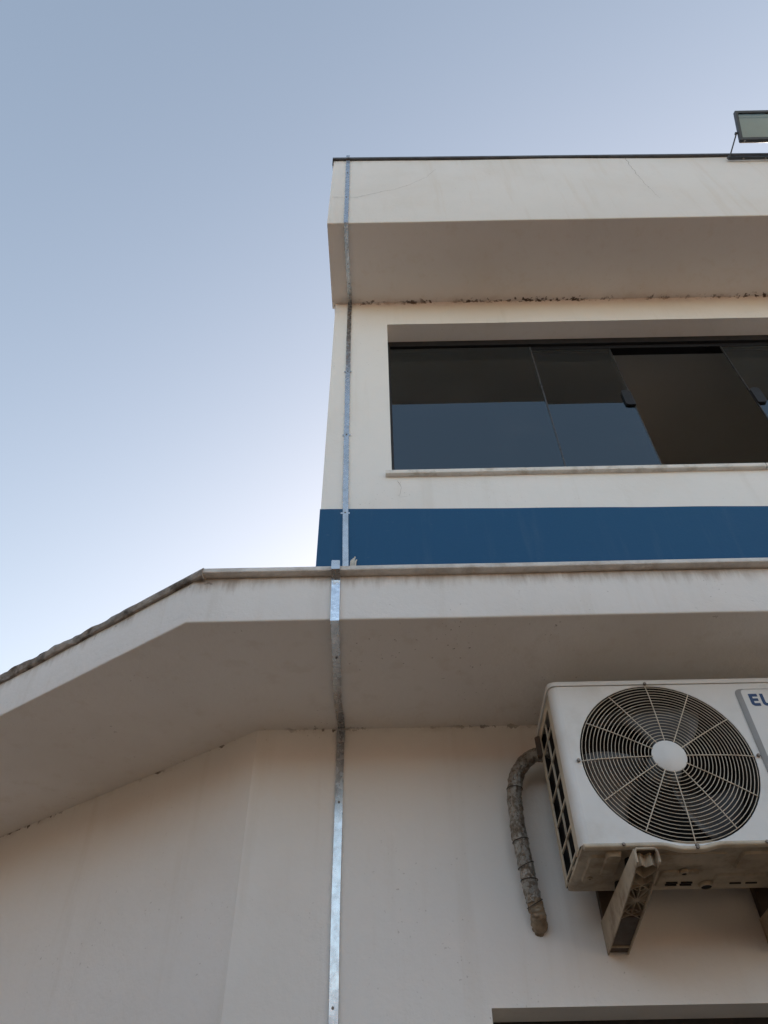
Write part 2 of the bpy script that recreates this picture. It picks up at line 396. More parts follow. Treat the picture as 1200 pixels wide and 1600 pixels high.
MB().box((UX + .151, WY + .161, 5.74), (XR - .151, YB - 1.551, 5.98)).build('ceiling', 'inside', bld)
MB().box((UX + .151, WY + .17, 3.128), (UX + .16, YB - 1.551, 5.739)).build('inner_lining', 'inside', bld)
MB().box((3.9, WY + .17, 3.128), (4.0, YB - 1.551, 5.739)).build('partition_wall', 'inside', bld)

# eave box with tall parapet
EX = -.284; YU = 1.666
def ptop(x): return 6.912 - .026 * (min(x, 4) + .28)
rings = []
for x in stations(EX, XR + .02, .14):
    top = ptop(x)
    pr = round_poly([(WY + .03, ZU), (YU, ZU), (YU, top), (YU + .14, top), (YU + .14, 6.05), (WY + .03, 6.05)], [0, .008, .004, .004, 0, 0])
    ring = []
    for k, (y, z) in enumerate(pr):
        if k > 0 and y < WY - .05:
            y += .004 * mnoise.noise(Vector((x * 1.3, z * .9, 2))) ; z += .004 * mnoise.noise(Vector((x * 1.9, z, 8)))
        ring.append((x + (.010 * (top - z) / 1.04 - .0) * (1 if x < EX + .01 else 0) * (z > 5.9), y, z))
    rings.append(ring)
eave = MB().rings(rings).build('eave', 'eave', bld, smooth=True, autosm=50)
rings = []
for x in stations(EX - .006, XR + .02, .12):
    t = ptop(x) + .0015 * mnoise.noise(Vector((x * 3, 1, 1)))
    rings.append([(x, YU - .014, t + .003), (x, YU - .016, t + .020), (x, YU + .15, t + .026), (x, YU + .15, t + .004)])
MB().rings(rings).build('parapet_flashing', 'cap_metal', bld)
MB().prism([(YU - .014, ptop(EX) + .002), (YU + .15, ptop(EX) + .002), (YU + .15, ptop(EX) - .06), (YU + .02, ptop(EX) - .05), (YU - .002, ptop(EX) - .085)],
           lambda p: (EX - .007, p[0], p[1]), lambda p: (EX - .004, p[0], p[1])).build('parapet_flashing', 'cap_metal', bld)
# parapet returns along the left side
MB().box((EX + .004, WY + .002, 5.992), (EX + .15, YB - 1.4, 6.88)).build('side_parapet', 'eave', bld)

# blue painted band, laid 3 mm proud, with a slightly uneven top edge
def btop(x): return 4.024 - .018 * (min(x, 3) + .26) + .0018 * mnoise.noise(Vector((x * 5, 1, 1)))
mb = MB(); bot, topv = [], []
xs = stations(UX - .003, XR, .06)
vs = []
for x in xs:
    for q in range(4):
        z = 3.165 + (btop(x) - 3.165) * q / 3
        vs.append((x, WY - .0045 + wob(x, z), z))
fs = [(i * 4 + q, i * 4 + 4 + q, i * 4 + 5 + q, i * 4 + 1 + q) for i in range(len(xs) - 1) for q in range(3)]
mb.add(vs, fs)
z1 = btop(UX)
mb.add([(UX - .003, WY - .0045 + wob(UX, 3.165), 3.165), (UX - .003, YB - 1.4, 3.165), (UX - .003, YB - 1.4, z1), (UX - .003, WY - .0045 + wob(UX, z1), z1)], [(0, 1, 2, 3)])
mb.build('blue_band', 'blue', bld)

# upper window
GY = 2.262
win = MB().box((WX0, GY, WZ1 - .052), (WX1, GY + .085, WZ1)).box((WX0, GY, WZ0 + .004), (WX1, GY + .085, WZ0 + .03)).box((WX0, GY, WZ0 + .03), (WX0 + .014, GY + .085, WZ1 - .052)).box((WX1 - .014, GY, WZ0 + .03), (WX1, GY + .085, WZ1 - .052)).build('window', 'dark_alu', bld)
MB().box((WX0 + .014, GY + .018, WZ1 - .084), (WX1 - .014, GY + .024, WZ1 - .052)).build('track_lip', 'dark_alu', win)
gz0, gz1 = WZ0 + .02, WZ1 - .07
for xa, xb, y0 in ((WX0 + .014, .852, 2.270), (.50, 1.308, 2.282), (1.945, 2.76, 2.282), (2.40, WX1 - .014, 2.270)):
    MB().box((xa, y0, gz0), (xb, y0 + .008, gz1)).build('glass_pane', 'glass', win)
def tab(x0, x1, y0, side):
    p = round_poly([(x0, 4.936), (x1, 4.936), (x1, 5.07), (x0, 5.07)], [.02 if side < 0 else .002, .02 if side > 0 else .002, .02, .02])
    MB().prism(p, lambda q: (q[0], y0 - .012, q[1]), lambda q: (q[0], y0 - .0005, q[1])).build('handle', 'dark_alu', win)
tab(1.262, 1.312, 2.282, -1); tab(1.942, 1.992, 2.282, 1)
for xe in (.852, 2.40):
    MB().box((xe - .003, 2.2675, gz0), (xe + .004, 2.2795, gz1)).build('pane_edge', 'seal', win)
for xe in (1.308, 1.945):
    MB().box((xe - .002, 2.2805, gz0), (xe + .002, 2.2915, gz1)).build('pane_edge', 'seal', win)
for (xa, xb) in ((WX0 - .028, 1.672), (1.676, WX1 + .028)):
    mb = MB(); rings = []
    for x in stations(xa, xb, .08):
        j = .0022 * mnoise.noise(Vector((x * 7, 2, 2)))
        rings.append([(x, y + j, z + j) for y, z in round_poly([(WY - .022, WZ0 - .036), (WY - .022, WZ0 - .010), (2.30, WZ0 + .002), (2.30, WZ0 - .036)], [.004, .006, 0, 0])])
    mb.rings(rings).build('sill', 'sill', win, smooth=True, autosm=50)

# hairline cracks in the parapet and below the sill
def crack(pts, y, w, seed):
    P = []
    for (a, b) in zip(pts, pts[1:]):
        nseg = max(2, int((Vector(b) - Vector(a)).length / .02))
        for k in range(nseg): P.append(Vector(a).lerp(Vector(b), k / nseg))
    P.append(Vector(pts[-1])); vs = []
    for i, p in enumerate(P):
        q = p + Vector((mnoise.noise(Vector((i * .35, seed, 0))), mnoise.noise(Vector((i * .35, seed, 5))))) * .012
        d = (P[min(i + 1, len(P) - 1)] - P[max(i - 1, 0)]).normalized(); nn = Vector((-d.y, d.x))
        ww = w * (.45 + .55 * abs(mnoise.noise(Vector((i * .5, seed, 9)))) * 2) * (1 - .7 * i / len(P))
        yy = y
        vs += [(q.x + nn.x * ww, yy, q.y + nn.y * ww), (q.x - nn.x * ww, yy, q.y - nn.y * ww)]
    MB().add(vs, [(2 * i, 2 * i + 1, 2 * i + 3, 2 * i + 2) for i in range(len(P) - 1)]).build('crack', 'crack', bld)
crack([(-.27, 6.25), (-.13, 6.24), (-.02, 6.30), (.10, 6.36), (.19, 6.43), (.30, 6.56), (.37, 6.71)], YU - .0050, .0019, 1)
crack([(1.602, 6.86), (1.600, 6.62), (1.606, 6.40), (1.63, 6.13)], YU - .0050, .0019, 2)
crack([(.06, 4.20), (.075, 4.15), (.07, 4.10), (.10, 4.095)], WY - .0045, .0007, 3)

# ------------------------------------------------------------------ aluminium strip following the building's outline
strip = thing('metal_strip', (-.15, 1.62, 0), 'shiny flat aluminium strip running up the whole facade over canopy and eave', 'metal strip')
SW = .0115
def ribbon(pts, nrm, mat, th=.003, step=.05, amp=.0014, seed=0, hw=SW):
    """flat bar along 3-D points, nrm = outward normal per point span"""
    P = []; 
    for a, b in zip(pts, pts[1:]):
        a, b = Vector(a), Vector(b); k = max(1, int((b - a).length / step))
        P += [a.lerp(b, i / k) for i in range(k)]
    P.append(Vector(pts[-1])); n = Vector(nrm); rings = []
    for i, p in enumerate(P):
        d = (P[min(i + 1, len(P) - 1)] - P[max(i - 1, 0)]).normalized(); s = n.cross(d).normalized()
        ends = min(1, i / 2, (len(P) - 1 - i) / 2)
        q = p + s * amp * mnoise.noise(Vector((i * .22, seed, 1))) + n * (.0055 + ends * amp * .8 * (.5 + .8 * mnoise.noise(Vector((i * .3, seed, 6)))))
        tw = .015 * mnoise.noise(Vector((i * .25, seed, 11))) * ends
        s2 = (s + n * tw)
        rings.append([q + s2 * hw - n * th * .5, q + s2 * hw + n * th * .5, q - s2 * hw + n * th * .5, q - s2 * hw - n * th * .5])
    return MB().rings(rings)
FY = WY - OV
ribbon([(-.145, WY, .02), (-.145, WY, 2.17), (-.148, WY, 2.50), (-.149, WY, 2.78), (-.148, WY, ZS - .004)], (0, -1, 0), 'alu', seed=1).build('wall_run', 'alu', strip)
ribbon([(-.146, WY - .004, ZS), (-.151, 1.98, ZS), (-.143, 1.78, ZS), (-.139, FY - .006, ZS)], (0, 0, -1), 'alu', seed=2).build('soffit_run', 'alu', strip)
ribbon([(-.139, FY, ZS - .008), (-.140, FY, 3.06), (-.141, FY, 3.122)], (0, -1, 0), 'alu', seed=3, step=.02, hw=.0122).build('fascia_run', 'alu_crumpled', strip)
ribbon([(-.141, FY - .004, 3.12), (-.141, FY - .0285, 3.134), (-.141, FY - .0285, 3.166)], (0, -1, 0), 'alu', seed=4, step=.01, hw=.0122, amp=.0005).build('cap_run', 'alu', strip)
ribbon([(-.141, FY - .034, 3.163), (-.148, 1.85, 3.163), (-.152, WY - .004, 3.16)], (0, 0, 1), 'alu', seed=5).build('top_run', 'alu', strip)
ribbon([(-.152, WY - .004, 3.15), (-.152, WY - .004, 3.70), (-.160, WY - .002, 4.0), (-.168, WY, 4.54), (-.174, WY, 5.1), (-.179, WY, 5.72), (-.178, WY, ZU - .004)], (0, -1, 0), 'alu', seed=6).build('wall_run', 'alu', strip)
ribbon([(-.177, WY - .004, ZU), (-.180, 1.95, ZU), (-.182, 1.80, ZU), (-.180, YU - .006, ZU)], (0, 0, -1), 'alu', seed=7).build('soffit_run', 'alu', strip)
ribbon([(-.180, YU, ZU - .008), (-.183, YU, 6.3), (-.190, YU, 6.87), (-.190, YU, 6.905)], (0, -1, 0), 'alu', seed=8).build('fascia_run', 'alu', strip)
ribbon([(-.190, YU - .018, 6.90), (-.190, YU - .018, 6.942)], (0, -1, 0), 'alu', seed=9, amp=0).build('cap_run', 'alu', strip)
def disc(c, n, r, h, seg=10):
    n = Vector(n).normalized(); u = n.orthogonal().normalized(); w = n.cross(u); c = Vector(c)
    ring = lambda rr, hh: [c + n * hh + (u * cos(2 * pi * k / seg) + w * sin(2 * pi * k / seg)) * rr for k in range(seg)]
    return MB().rings([ring(r, 0), ring(r, h * .6), ring(r * .7, h)])
for c, nn in [((-.148, WY - .008, 2.727), (0, -1, 0)), ((-.149, WY - .008, 2.955), (0, -1, 0)), ((-.147, WY - .008, 2.20), (0, -1, 0)),
              ((-.143, 1.775, ZS - .008), (0, 0, -1)), ((-.150, 2.10, ZS - .008), (0, 0, -1)),
              ((-.161, WY - .009, 3.995), (0, -1, 0)), ((-.168, WY - .008, 4.543), (0, -1, 0)), ((-.174, WY - .008, 5.10), (0, -1, 0)), ((-.179, WY - .008, 5.745), (0, -1, 0)),
              ((-.179, 1.90, ZU - .008), (0, 0, -1)), ((-.178, 2.02, ZU - .008), (0, 0, -1)), ((-.177, 2.09, ZU - .008), (0, 0, -1)),
              ((-.184, YU - .008, 6.24), (0, -1, 0)), ((-.188, YU - .008, 6.66), (0, -1, 0))]:
    disc(c, nn, .0033, .003).build('screw', 'screw', strip)
for z, x in ((5.10, -.174), (4.543, -.168), (3.995, -.161)):
    MB().box((x - .019, WY - .0062, z - .005), (x + .019, WY - .0032, z + .005)).build('clip', 'alu', strip)
# joint plate where the strip turns under the canopy
MB().box((-.148 - .0135, WY - .011, 2.922), (-.148 + .0135, WY - .0075, 2.962)).build('joint_plate', 'alu', strip, bevel=.002)
# dried sealant at the strip's foot on the canopy
mb = MB()
for k in range(4):
    p0 = Vector((-.133 + .006 * k, WY - .012, 3.66)); mb.tube([p0, p0 + Vector((.002, -.004, .042 + .006 * (k % 3))), p0 + Vector((.005, -.003, .052 + .008 * (k % 3))), p0 + Vector((.008, 0, .054 + .008 * (k % 3)))], [.003, .0035, .003, .001], 6)
sl = mb.build('sealant_tuft', 'sealant', strip, smooth=True)

# ------------------------------------------------------------------ outdoor air-conditioning unit
AX0, AX1, AY0, AY1, AZ0, AZ1 = .447, 1.25, 1.80, 2.05, 2.422, 2.886
ac = thing('air_conditioner', (.85, 1.92, 2.40), 'white outdoor air-conditioning unit with a round wire fan guard under the canopy', 'air conditioner')
FC = (.714, 2.648); FR = .222; CRN = .022
# front panel with its round opening and rounded left and right edges
def bwave(x): return .010 * exp(-((x - .705) / .05) ** 4)
zb, zt = AZ0 + .010, AZ1 - .014
x0, x1 = AX0 + CRN, AX1 - CRN
angs = sorted(set([2 * pi * k / 72 for k in range(72)] + [math.atan2(z - FC[1], x - FC[0]) % (2 * pi) for x in (x0, x1) for z in (zb, zt)]))
inner, flange, outer = [], [], []
for a in angs:
    c, s = cos(a), sin(a)
    tx = ((x1 - FC[0]) if c > 0 else (x0 - FC[0])) / c if abs(c) > 1e-9 else 1e9
    tz = ((zt - FC[1]) if s > 0 else (zb - FC[1])) / s if abs(s) > 1e-9 else 1e9
    t = min(tx, tz)
    ox, oz = FC[0] + c * t, FC[1] + s * t
    if s < 0 and abs(oz - zb) < 1e-6: oz -= bwave(ox)
    r = min(FR, t * .992)
    r = FR
    if oz + 0 > FC[1] + s * FR and s < 0: oz = FC[1] + s * FR - .004
    if s > 0 and oz < FC[1] + s * FR: oz = FC[1] + s * FR + .003
    outer.append((ox, AY0, oz)); inner.append((FC[0] + c * r, AY0 + .001, FC[1] + s * r)); flange.append((FC[0] + c * (r - .001), AY0 + .003, FC[1] + s * (r - .001)))
n = len(angs)
mb = MB().add(outer + inner + flange, [(i, (i + 1) % n, n + (i + 1) % n, n + i) for i in range(n)] + [(n + i, n + (i + 1) % n, 2 * n + (i + 1) % n, 2 * n + i) for i in range(n)])
for sx, xe in ((-1, x0), (1, x1)):
    L = []
    for k in range(7):
        a = pi / 2 * k / 6
        L.append((xe + sx * CRN * sin(a), AY0 + CRN * (1 - cos(a))))
    L.append((xe + sx * CRN, AY0 + CRN + .010))
    mb.rings([[(p[0], p[1], zb) for p in L], [(p[0], p[1], zt) for p in L]], close=False, caps=False)
mb.build('front_panel', 'ac_white', ac, smooth=True, autosm=50)
# lid
p = round_poly([(AX0 - .004, AY0 - .004), (AX1 + .004, AY0 - .004), (AX1 + .004, AY1 + .004), (AX0 - .004, AY1 + .004)], [.024, .024, .01, .01], 5)
q = round_poly([(AX0 + .002, AY0 + .002), (AX1 - .002, AY0 + .002), (AX1 - .002, AY1 - .002), (AX0 + .002, AY1 - .002)], [.024, .024, .01, .01], 5)
MB().rings([[(a, b, AZ1 - .013) for a, b in p], [(a, b, AZ1 - .001) for a, b in p], [(a, b, AZ1 + .004) for a, b in q]]).build('lid', 'ac_white', ac, smooth=True, autosm=35)
# lattice side panels over the coil
bars = [2.444, 2.511, 2.582, 2.652, 2.725, 2.795]
for sx, xx in ((1, AX0), (-1, AX1)):
    a, b = (xx, xx + .0035) if sx > 0 else (xx - .0035, xx)
    mb = MB().box((a, AY0 + CRN + .009, zb), (b, 1.871, zt)).box((a, 2.023, zb), (b, AY1, zt)).box((a, 1.871, 2.846), (b, 2.023, zt))
    mb.build('side_panel', 'ac_cream', ac, bevel=.002)
    mb = MB()
    for z in bars: mb.box((a + .0005, 1.872, z - .0028), (b + .001, 2.0225, z + .0028))
    mb.box((a + .001, 1.9385, zb), (b + .002, 1.9435, 2.8455))
    mb.build('lattice', 'ac_cream', ac)
    cx = xx + sx * .035
    MB().box((min(cx, cx + sx * .02), 1.85, AZ0 + .02), (max(cx, cx + sx * .02), 2.035, AZ1 - .02)).build('coil', 'coil', ac)
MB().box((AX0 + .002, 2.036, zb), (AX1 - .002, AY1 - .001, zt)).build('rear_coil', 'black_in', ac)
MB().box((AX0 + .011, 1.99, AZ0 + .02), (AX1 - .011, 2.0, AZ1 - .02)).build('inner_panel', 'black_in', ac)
# valve cover on the left rear edge
mb = MB()
L = [(.447 - .014 * sin(pi * k / 8), 2.040 + .012 * -cos(pi * k / 8)) for k in range(9)]
mb.rings([[(x, y, 2.80) for x, y in L], [(x, y, 2.862) for x, y in L]]).build('valve_cover', 'tan_dark', ac, smooth=True)
# fan shroud, blades, guard
ring = lambda r, y, m=64: [(FC[0] + r * cos(2 * pi * k / m), y, FC[1] + r * sin(2 * pi * k / m)) for k in range(m)]
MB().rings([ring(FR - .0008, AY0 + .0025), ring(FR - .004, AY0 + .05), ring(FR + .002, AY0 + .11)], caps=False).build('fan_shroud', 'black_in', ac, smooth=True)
fan = MB().rings([ring(.012, 1.846, 24), ring(.040, 1.848, 24), ring(.046, 1.854, 24), ring(.046, 1.90, 24)]).build('fan', 'blade', ac, smooth=True, autosm=40)
for b in range(3):
    base = radians(-62 + 120 * b); vs = []; nr, na = 8, 8
    for i in range(nr + 1):
        r = .044 + (.208 - .044) * i / nr
        sweep_w = radians(46 + 24 * (i / nr)); lead = radians(26 * (i / nr) ** 1.4)
        for j in range(na + 1):
            u = j / na; a = base + lead + (u - .5) * sweep_w
            vs.append((FC[0] + r * cos(a), 1.842 + .058 * u + .012 * sin(pi * u) * (i / nr), FC[1] + r * sin(a)))
    m2 = MB().add(vs, [(i * (na + 1) + j, i * (na + 1) + j + 1, (i + 1) * (na + 1) + j + 1, (i + 1) * (na + 1) + j) for i in range(nr) for j in range(na)])
    bl = m2.build('blade', 'blade', fan, smooth=True, autosm=80)
    sm = bl.modifiers.new('thickness', 'SOLIDIFY'); sm.thickness = .0025
guard = MB()
NR = 19; r0, r1 = .051, .2165
gy = lambda r: AY0 - .010 + .012 * (r / r1) ** 3
mb = MB()
for k in range(NR):
    r = r0 + (r1 - r0) * k / (NR - 1); m = 72
    mb.tube([(FC[0] + r * cos(2 * pi * i / m), gy(r), FC[1] + r * sin(2 * pi * i / m)) for i in range(m)], .0010, 6, close=True)
gd = mb.build('fan_guard', 'wire', ac, smooth=True, autosm=80)
for k in range(12):
    a = 2 * pi * k / 12 + radians(.5)
    rs = [.040, .08, .12, .16, .19, r1 + (.013 if k % 3 == 0 else .001)]
    MB().tube([(FC[0] + r * cos(a), gy(min(r, r1)) - .0026 + (.004 if r > r1 + .01 else 0), FC[1] + r * sin(a)) for r in rs], .0014, 6).build('spoke', 'wire', gd, smooth=True)
hy = AY0 - .014
MB().rings([ring(.044, hy + .006, 40), ring(.044, hy + .002, 40), ring(.041, hy, 40)]).build('hub_disc', 'ac_white', gd, smooth=True, autosm=40)
for k in range(4):
    a = pi / 2 * k + radians(.5)
    disc((FC[0] + (r1 + .0135) * cos(a), AY0 - .001, FC[1] + (r1 + .0135) * sin(a) * (.985 if k % 2 else 1)), (0, -1, 0), .0048, .006, 12).build('screw', 'screw', gd, smooth=True)
# raised name plate with two letters
def rr(x0, x1, z0, z1, r, y): return [(a, y, b) for a, b in round_poly([(x0, z0), (x1, z0), (x1, z1), (x0, z1)], r, 6)]
plate = MB().rings([rr(.951, 1.222, 2.47, 2.853, .02, AY0 - .0002), rr(.953, 1.220, 2.472, 2.851, .019, AY0 - .002), rr(.965, 1.208, 2.484, 2.847, .013, AY0 - .007)]).build('name_plate', 'ac_white', ac, smooth=True, autosm=30)
MB().rings([rr(.9508, 1.2222, 2.4698, 2.8532, .02, AY0 - .0006), rr(.9526, 1.2204, 2.4716, 2.8514, .019, AY0 - .0026), rr(.9645, 1.2085, 2.4835, 2.8476, .013, AY0 - .0074)], caps=False).build('plate_rim', 'ac_grey', plate, smooth=True, autosm=30)
def letter(poly):
    MB().prism(poly, lambda p: (p[0], AY0 - .0071, p[1]), lambda p: (p[0], AY0 - .0078, p[1])).build('letter', 'logo', plate)
lx, lz, lh, lw, sw = .981, 2.794, .038, .0235, .0088
cv = [(lx + .010 - .010 * sin(t), lz + .010 - .010 * cos(t)) for t in [pi / 2 * k / 5 for k in range(6)]]   # rounded lower left corner
letter(cv + [(lx, lz + lh), (lx + lw, lz + lh), (lx + lw, lz + lh - .0085), (lx + sw, lz + lh - .0085), (lx + sw, lz + .0235), (lx + lw * .93, lz + .0235), (lx + lw * .93, lz + .0155), (lx + sw, lz + .0155), (lx + sw, lz + .0085), (lx + lw, lz + .0085), (lx + lw, lz)])
lx += .0305
cv = [(lx + .010 - .010 * sin(t), lz + .010 - .010 * cos(t)) for t in [pi / 2 * k / 5 for k in range(6)]]
letter(cv + [(lx, lz + lh), (lx + sw, lz + lh), (lx + sw, lz + .0105), (lx + sw + .002, lz + .0085), (lx + lw * .95, lz + .0085), (lx + lw * .95, lz)])
# base pan with its rolled front lip, pressings, slots and drain
p = round_poly([(AX0 + .003, AY0 + .003), (AX1 - .003, AY0 + .003), (AX1 - .003, AY1), (AX0 + .003, AY1)], .014, 4)
p2 = round_poly([(AX0 + .012, AY0 + .012), (AX1 - .012, AY0 + .012), (AX1 - .012, AY1 - .009), (AX0 + .012, AY1 - .009)], .012, 4)
pan = MB().rings([[(a, b, AZ0 + .012) for a, b in p], [(a, b, AZ0 + .003) for a, b in p], [(a, b, AZ0 - .001) for a, b in p2]]).build('base_pan', 'ac_pan', ac, smooth=True, autosm=35)
rings = []
for x in stations(AX0 + .006, AX1 - .006, .012):
    w = bwave(x); rings.append([(x, AY0 + y, AZ0 + z - w) for y, z in round_poly([(-.004, .000), (-.005, .008), (.004, .0105), (.012, .002), (.008, -.004)], .0025, 2)])
MB().rings(rings).build('front_lip', 'ac_cream', pan, smooth=True, autosm=60)
def press(x0, x1, y0, y1, h=.006, r=.012, mat='ac_pan'):
    a = round_poly([(x0, y0), (x1, y0), (x1, y1), (x0, y1)], r, 4); cxm, cym = (x0 + x1) / 2, (y0 + y1) / 2
    b = [(cxm + (u - cxm) * (1 - .008 / (x1 - x0)), cym + (v - cym) * (1 - .008 / (y1 - y0))) for u, v in a]
    MB().rings([[(u, v, AZ0 + .001) for u, v in a], [(u, v, AZ0 - .001 - h) for u, v in b]]).build('pressing', mat, pan, smooth=True, autosm=30)
press(.470, .525, 1.835, 1.985); press(.505, .545, 1.815, 1.93, .012); press(.62, .80, 1.83, 1.90, .004); press(.66, .76, 1.925, 2.02, .004)
press(.80, .93, 1.95, 2.025, .005); press(.83, .95, 1.83, 1.92, .006); press(1.03, 1.2, 1.84, 2.0, .006)
for xa, ya in ((.685, 1.985), (.722, 1.985), (.685, 1.997), (.722, 1.997), (.845, 1.992), (.885, 1.992)):
    MB().box((xa, ya, AZ0 - .0085), (xa + .028, ya + .005, AZ0 - .002)).build('slot', 'black_in', pan)
for cx, cy, r in ((.79, 2.008, .013), (.715, 1.93, .006), (.622, 1.93, .007), (.488, 1.95, .003)):
    m = 20; R = lambda rr, z: [(cx + rr * cos(2 * pi * k / m), cy + rr * sin(2 * pi * k / m), z) for k in range(m)]
    MB().rings([R(r + .006, AZ0 - .002), R(r + .005, AZ0 - .010), R(r, AZ0 - .0105)], caps=False).build('drain', 'ac_pan', pan, smooth=True, autosm=40)
    MB().rings([R(r + .001, AZ0 - .004), R(r + .001, AZ0 - .009)]).build('drain_hole', 'black_in', pan)
for x in (.545, .715, .88):
    disc((x, AY0 - .0045, AZ0 + .004 - bwave(x)), (0, -1, 0), .0042, .004).build('screw', 'screw', pan)

# ------------------------------------------------------------------ wall brackets carrying the unit
def bracket(xa, label):
    xb = xa + .054; zt_ = 2.385; t = .0035
    br = thing('wall_bracket', ((xa + xb) / 2, WY, 2.31), label, 'bracket', 'brackets carrying the air conditioner')
    y0, y1 = 1.728, WY - .002
    zl = lambda y: 2.352 + (2.306 - 2.352) * ((y - y0) / (y1 - y0)) ** .8
    for x in (xa, xb - t):
        prof = [(y0, zt_)] + [(y1, zt_), (y1, 2.306)] + [(y, zl(y)) for y in stations(y1, y0, .04)[1:]]
        MB().prism(prof, lambda p: (x, p[0], p[1]), lambda p: (x + t, p[0], p[1])).build('side_plate', 'tan', br, bevel=.001)
    MB().box((xa + t, y0 + .001, zt_ - .004), (xb - t, y1 - .001, zt_ - .0005)).build('deck', 'tan_dark', br)  # dark colour stands in for the shade under the unit
    # rounded rim of the open front end
    pts = [(xa + .002, y0, 2.354), (xa + .002, y0 - .001, 2.376), (xa + .006, y0 - .001, zt_ - .001), (xb - .006, y0 - .001, zt_ - .001), (xb - .002, y0 - .001, 2.376), (xb - .002, y0, 2.354)]
    MB().tube(pts, .0032, 8).build('front_rim', 'tan', br, smooth=True)
    rings = []
    for k in range(13):
        x = xa + t + (xb - xa - 2 * t) * k / 12; yy = y0 + .018 + .006 * cos(k / 12 * 4 * pi)
        rings.append([(x, yy, 2.354), (x, yy + .003, 2.354), (x, yy + .003, zt_ - .004), (x, yy, zt_ - .004)])
    MB().rings(rings).build('corrugated_end', 'tan', br, smooth=True, autosm=50)
    # ribs seen from below
    def rib(a, b, w=.0008, mat='tan'):
        (ax, ay), (bx, by) = a, b; d = Vector((bx - ax, by - ay, 0)).normalized(); s = Vector((-d.y, d.x, 0)) * w
        za, zb_ = zl(ay) + .004, zl(by) + .004
        MB().add([(ax + s.x, ay + s.y, za), (ax - s.x, ay - s.y, za), (bx - s.x, by - s.y, zb_), (bx + s.x, by + s.y, zb_),
                  (ax + s.x, ay + s.y, zt_ - .004), (ax - s.x, ay - s.y, zt_ - .004), (bx - s.x, by - s.y, zt_ - .004), (bx + s.x, by + s.y, zt_ - .004)],
                 [(0,1,2,3),(4,7,6,5),(0,4,5,1),(1,5,6,2),(2,6,7,3),(3,7,4,0)]).build('rib', mat, br)
    cx, cy = (xa + xb) / 2, 1.885; hw = .0235
    for k in range(8):
        a = pi * k / 8
        c, s = cos(a), sin(a); L = min(hw / abs(c) if abs(c) > .01 else 9, .062)
        rib((cx - c * L, cy - s * L), (cx + c * L, cy + s * L))
    rib((cx - hw, 1.815), (cx + hw, 1.815)); rib((cx - hw, 1.955), (cx + hw, 1.955)); rib((cx - hw, 2.115), (cx + hw, 2.115))
    rib((cx - hw, 1.765), (cx, 1.79)); rib((cx + hw, 1.765), (cx, 1.79)); rib((cx - hw, 1.84), (cx + hw, 1.80)); rib((cx + hw, 1.84), (cx - hw, 1.80))
    rib((cx - hw, 1.93), (cx + hw, 1.97)); rib((cx + hw, 1.93), (cx - hw, 1.97))
    for rr_, yy in ((.012, 1.835), (.012, 1.94)):
        m = 16
        MB().tube([(cx + rr_ * cos(2 * pi * k / m), yy + rr_ * sin(2 * pi * k / m), zl(yy) + .006) for k in range(m)], .0014, 5, close=True).build('rib_ring', 'tan', br, smooth=True)
    ya, yb_ = 1.965, y1 - .004
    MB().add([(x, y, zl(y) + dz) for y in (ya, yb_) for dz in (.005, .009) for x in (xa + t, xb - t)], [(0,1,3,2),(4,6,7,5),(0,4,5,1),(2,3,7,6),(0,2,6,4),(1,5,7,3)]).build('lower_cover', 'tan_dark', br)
    MB().box((xa + t, 2.108, zl(2.108) + .001), (xb - t, 2.111, zl(2.108) + .006)).build('rib', 'tan', br)
    # upright leg behind the unit and rubber feet
    MB().box((xa + .002, WY - .030, zt_ + .001), (xb - .002, WY - .004, 2.72)).build('upright_leg', 'tan_dark', br, bevel=.002)  # leg coloured dark for the shadow behind the unit
    for yy in (1.86, 1.99):
        MB().rings([[(cx + r * cos(2 * pi * k / 14), yy + r * sin(2 * pi * k / 14), z) for k in range(14)] for r, z in ((.018, zt_ + .0005), (.016, zt_ + .016), (.012, 2.4205))]).build('rubber_foot', 'black_in', br, smooth=True, autosm=40)
    for zz in (2.335,):
        disc((cx, WY - .012, zz), (0, -1, 0), .006, .006).build('bolt', 'screw', br)
    return br
bracket(.543, 'tan plastic wall bracket under the left end of the air conditioner, nearest the wrapped pipe')
bracket(.955, 'dark plastic wall bracket under the right part of the air conditioner, at the picture edge')

# ------------------------------------------------------------------ insulated pipe
pipe = thing('insulated_pipe', (.378, 2.13, 2.34), 'silver tape-wrapped pipe curving from the air conditioner down into the wall', 'pipe')
ctrl = [(.50, 2.035, 2.795), (.462, 2.052, 2.812), (.430, 2.070, 2.822), (.395, 2.084, 2.803), (.370, 2.089, 2.763), (.359, 2.091, 2.712), (.355, 2.096, 2.625), (.363, 2.102, 2.515), (.373, 2.112, 2.420), (.379, 2.128, 2.388), (.381, 2.175, 2.362)]
def catmull(P, k=14):
    P = [Vector(p) for p in P]; out = []
    for i in range(len(P) - 1):
        a, b, c, d = P[max(i - 1, 0)], P[i], P[i + 1], P[min(i + 2, len(P) - 1)]
        for j in range(k):
            t = j / k
            out.append(.5 * ((2 * b) + (c - a) * t + (2 * a - 5 * b + 4 * c - d) * t * t + (3 * b - a - 3 * c + d) * t ** 3))
    out.append(P[-1]); return out
path = catmull(ctrl, 22)
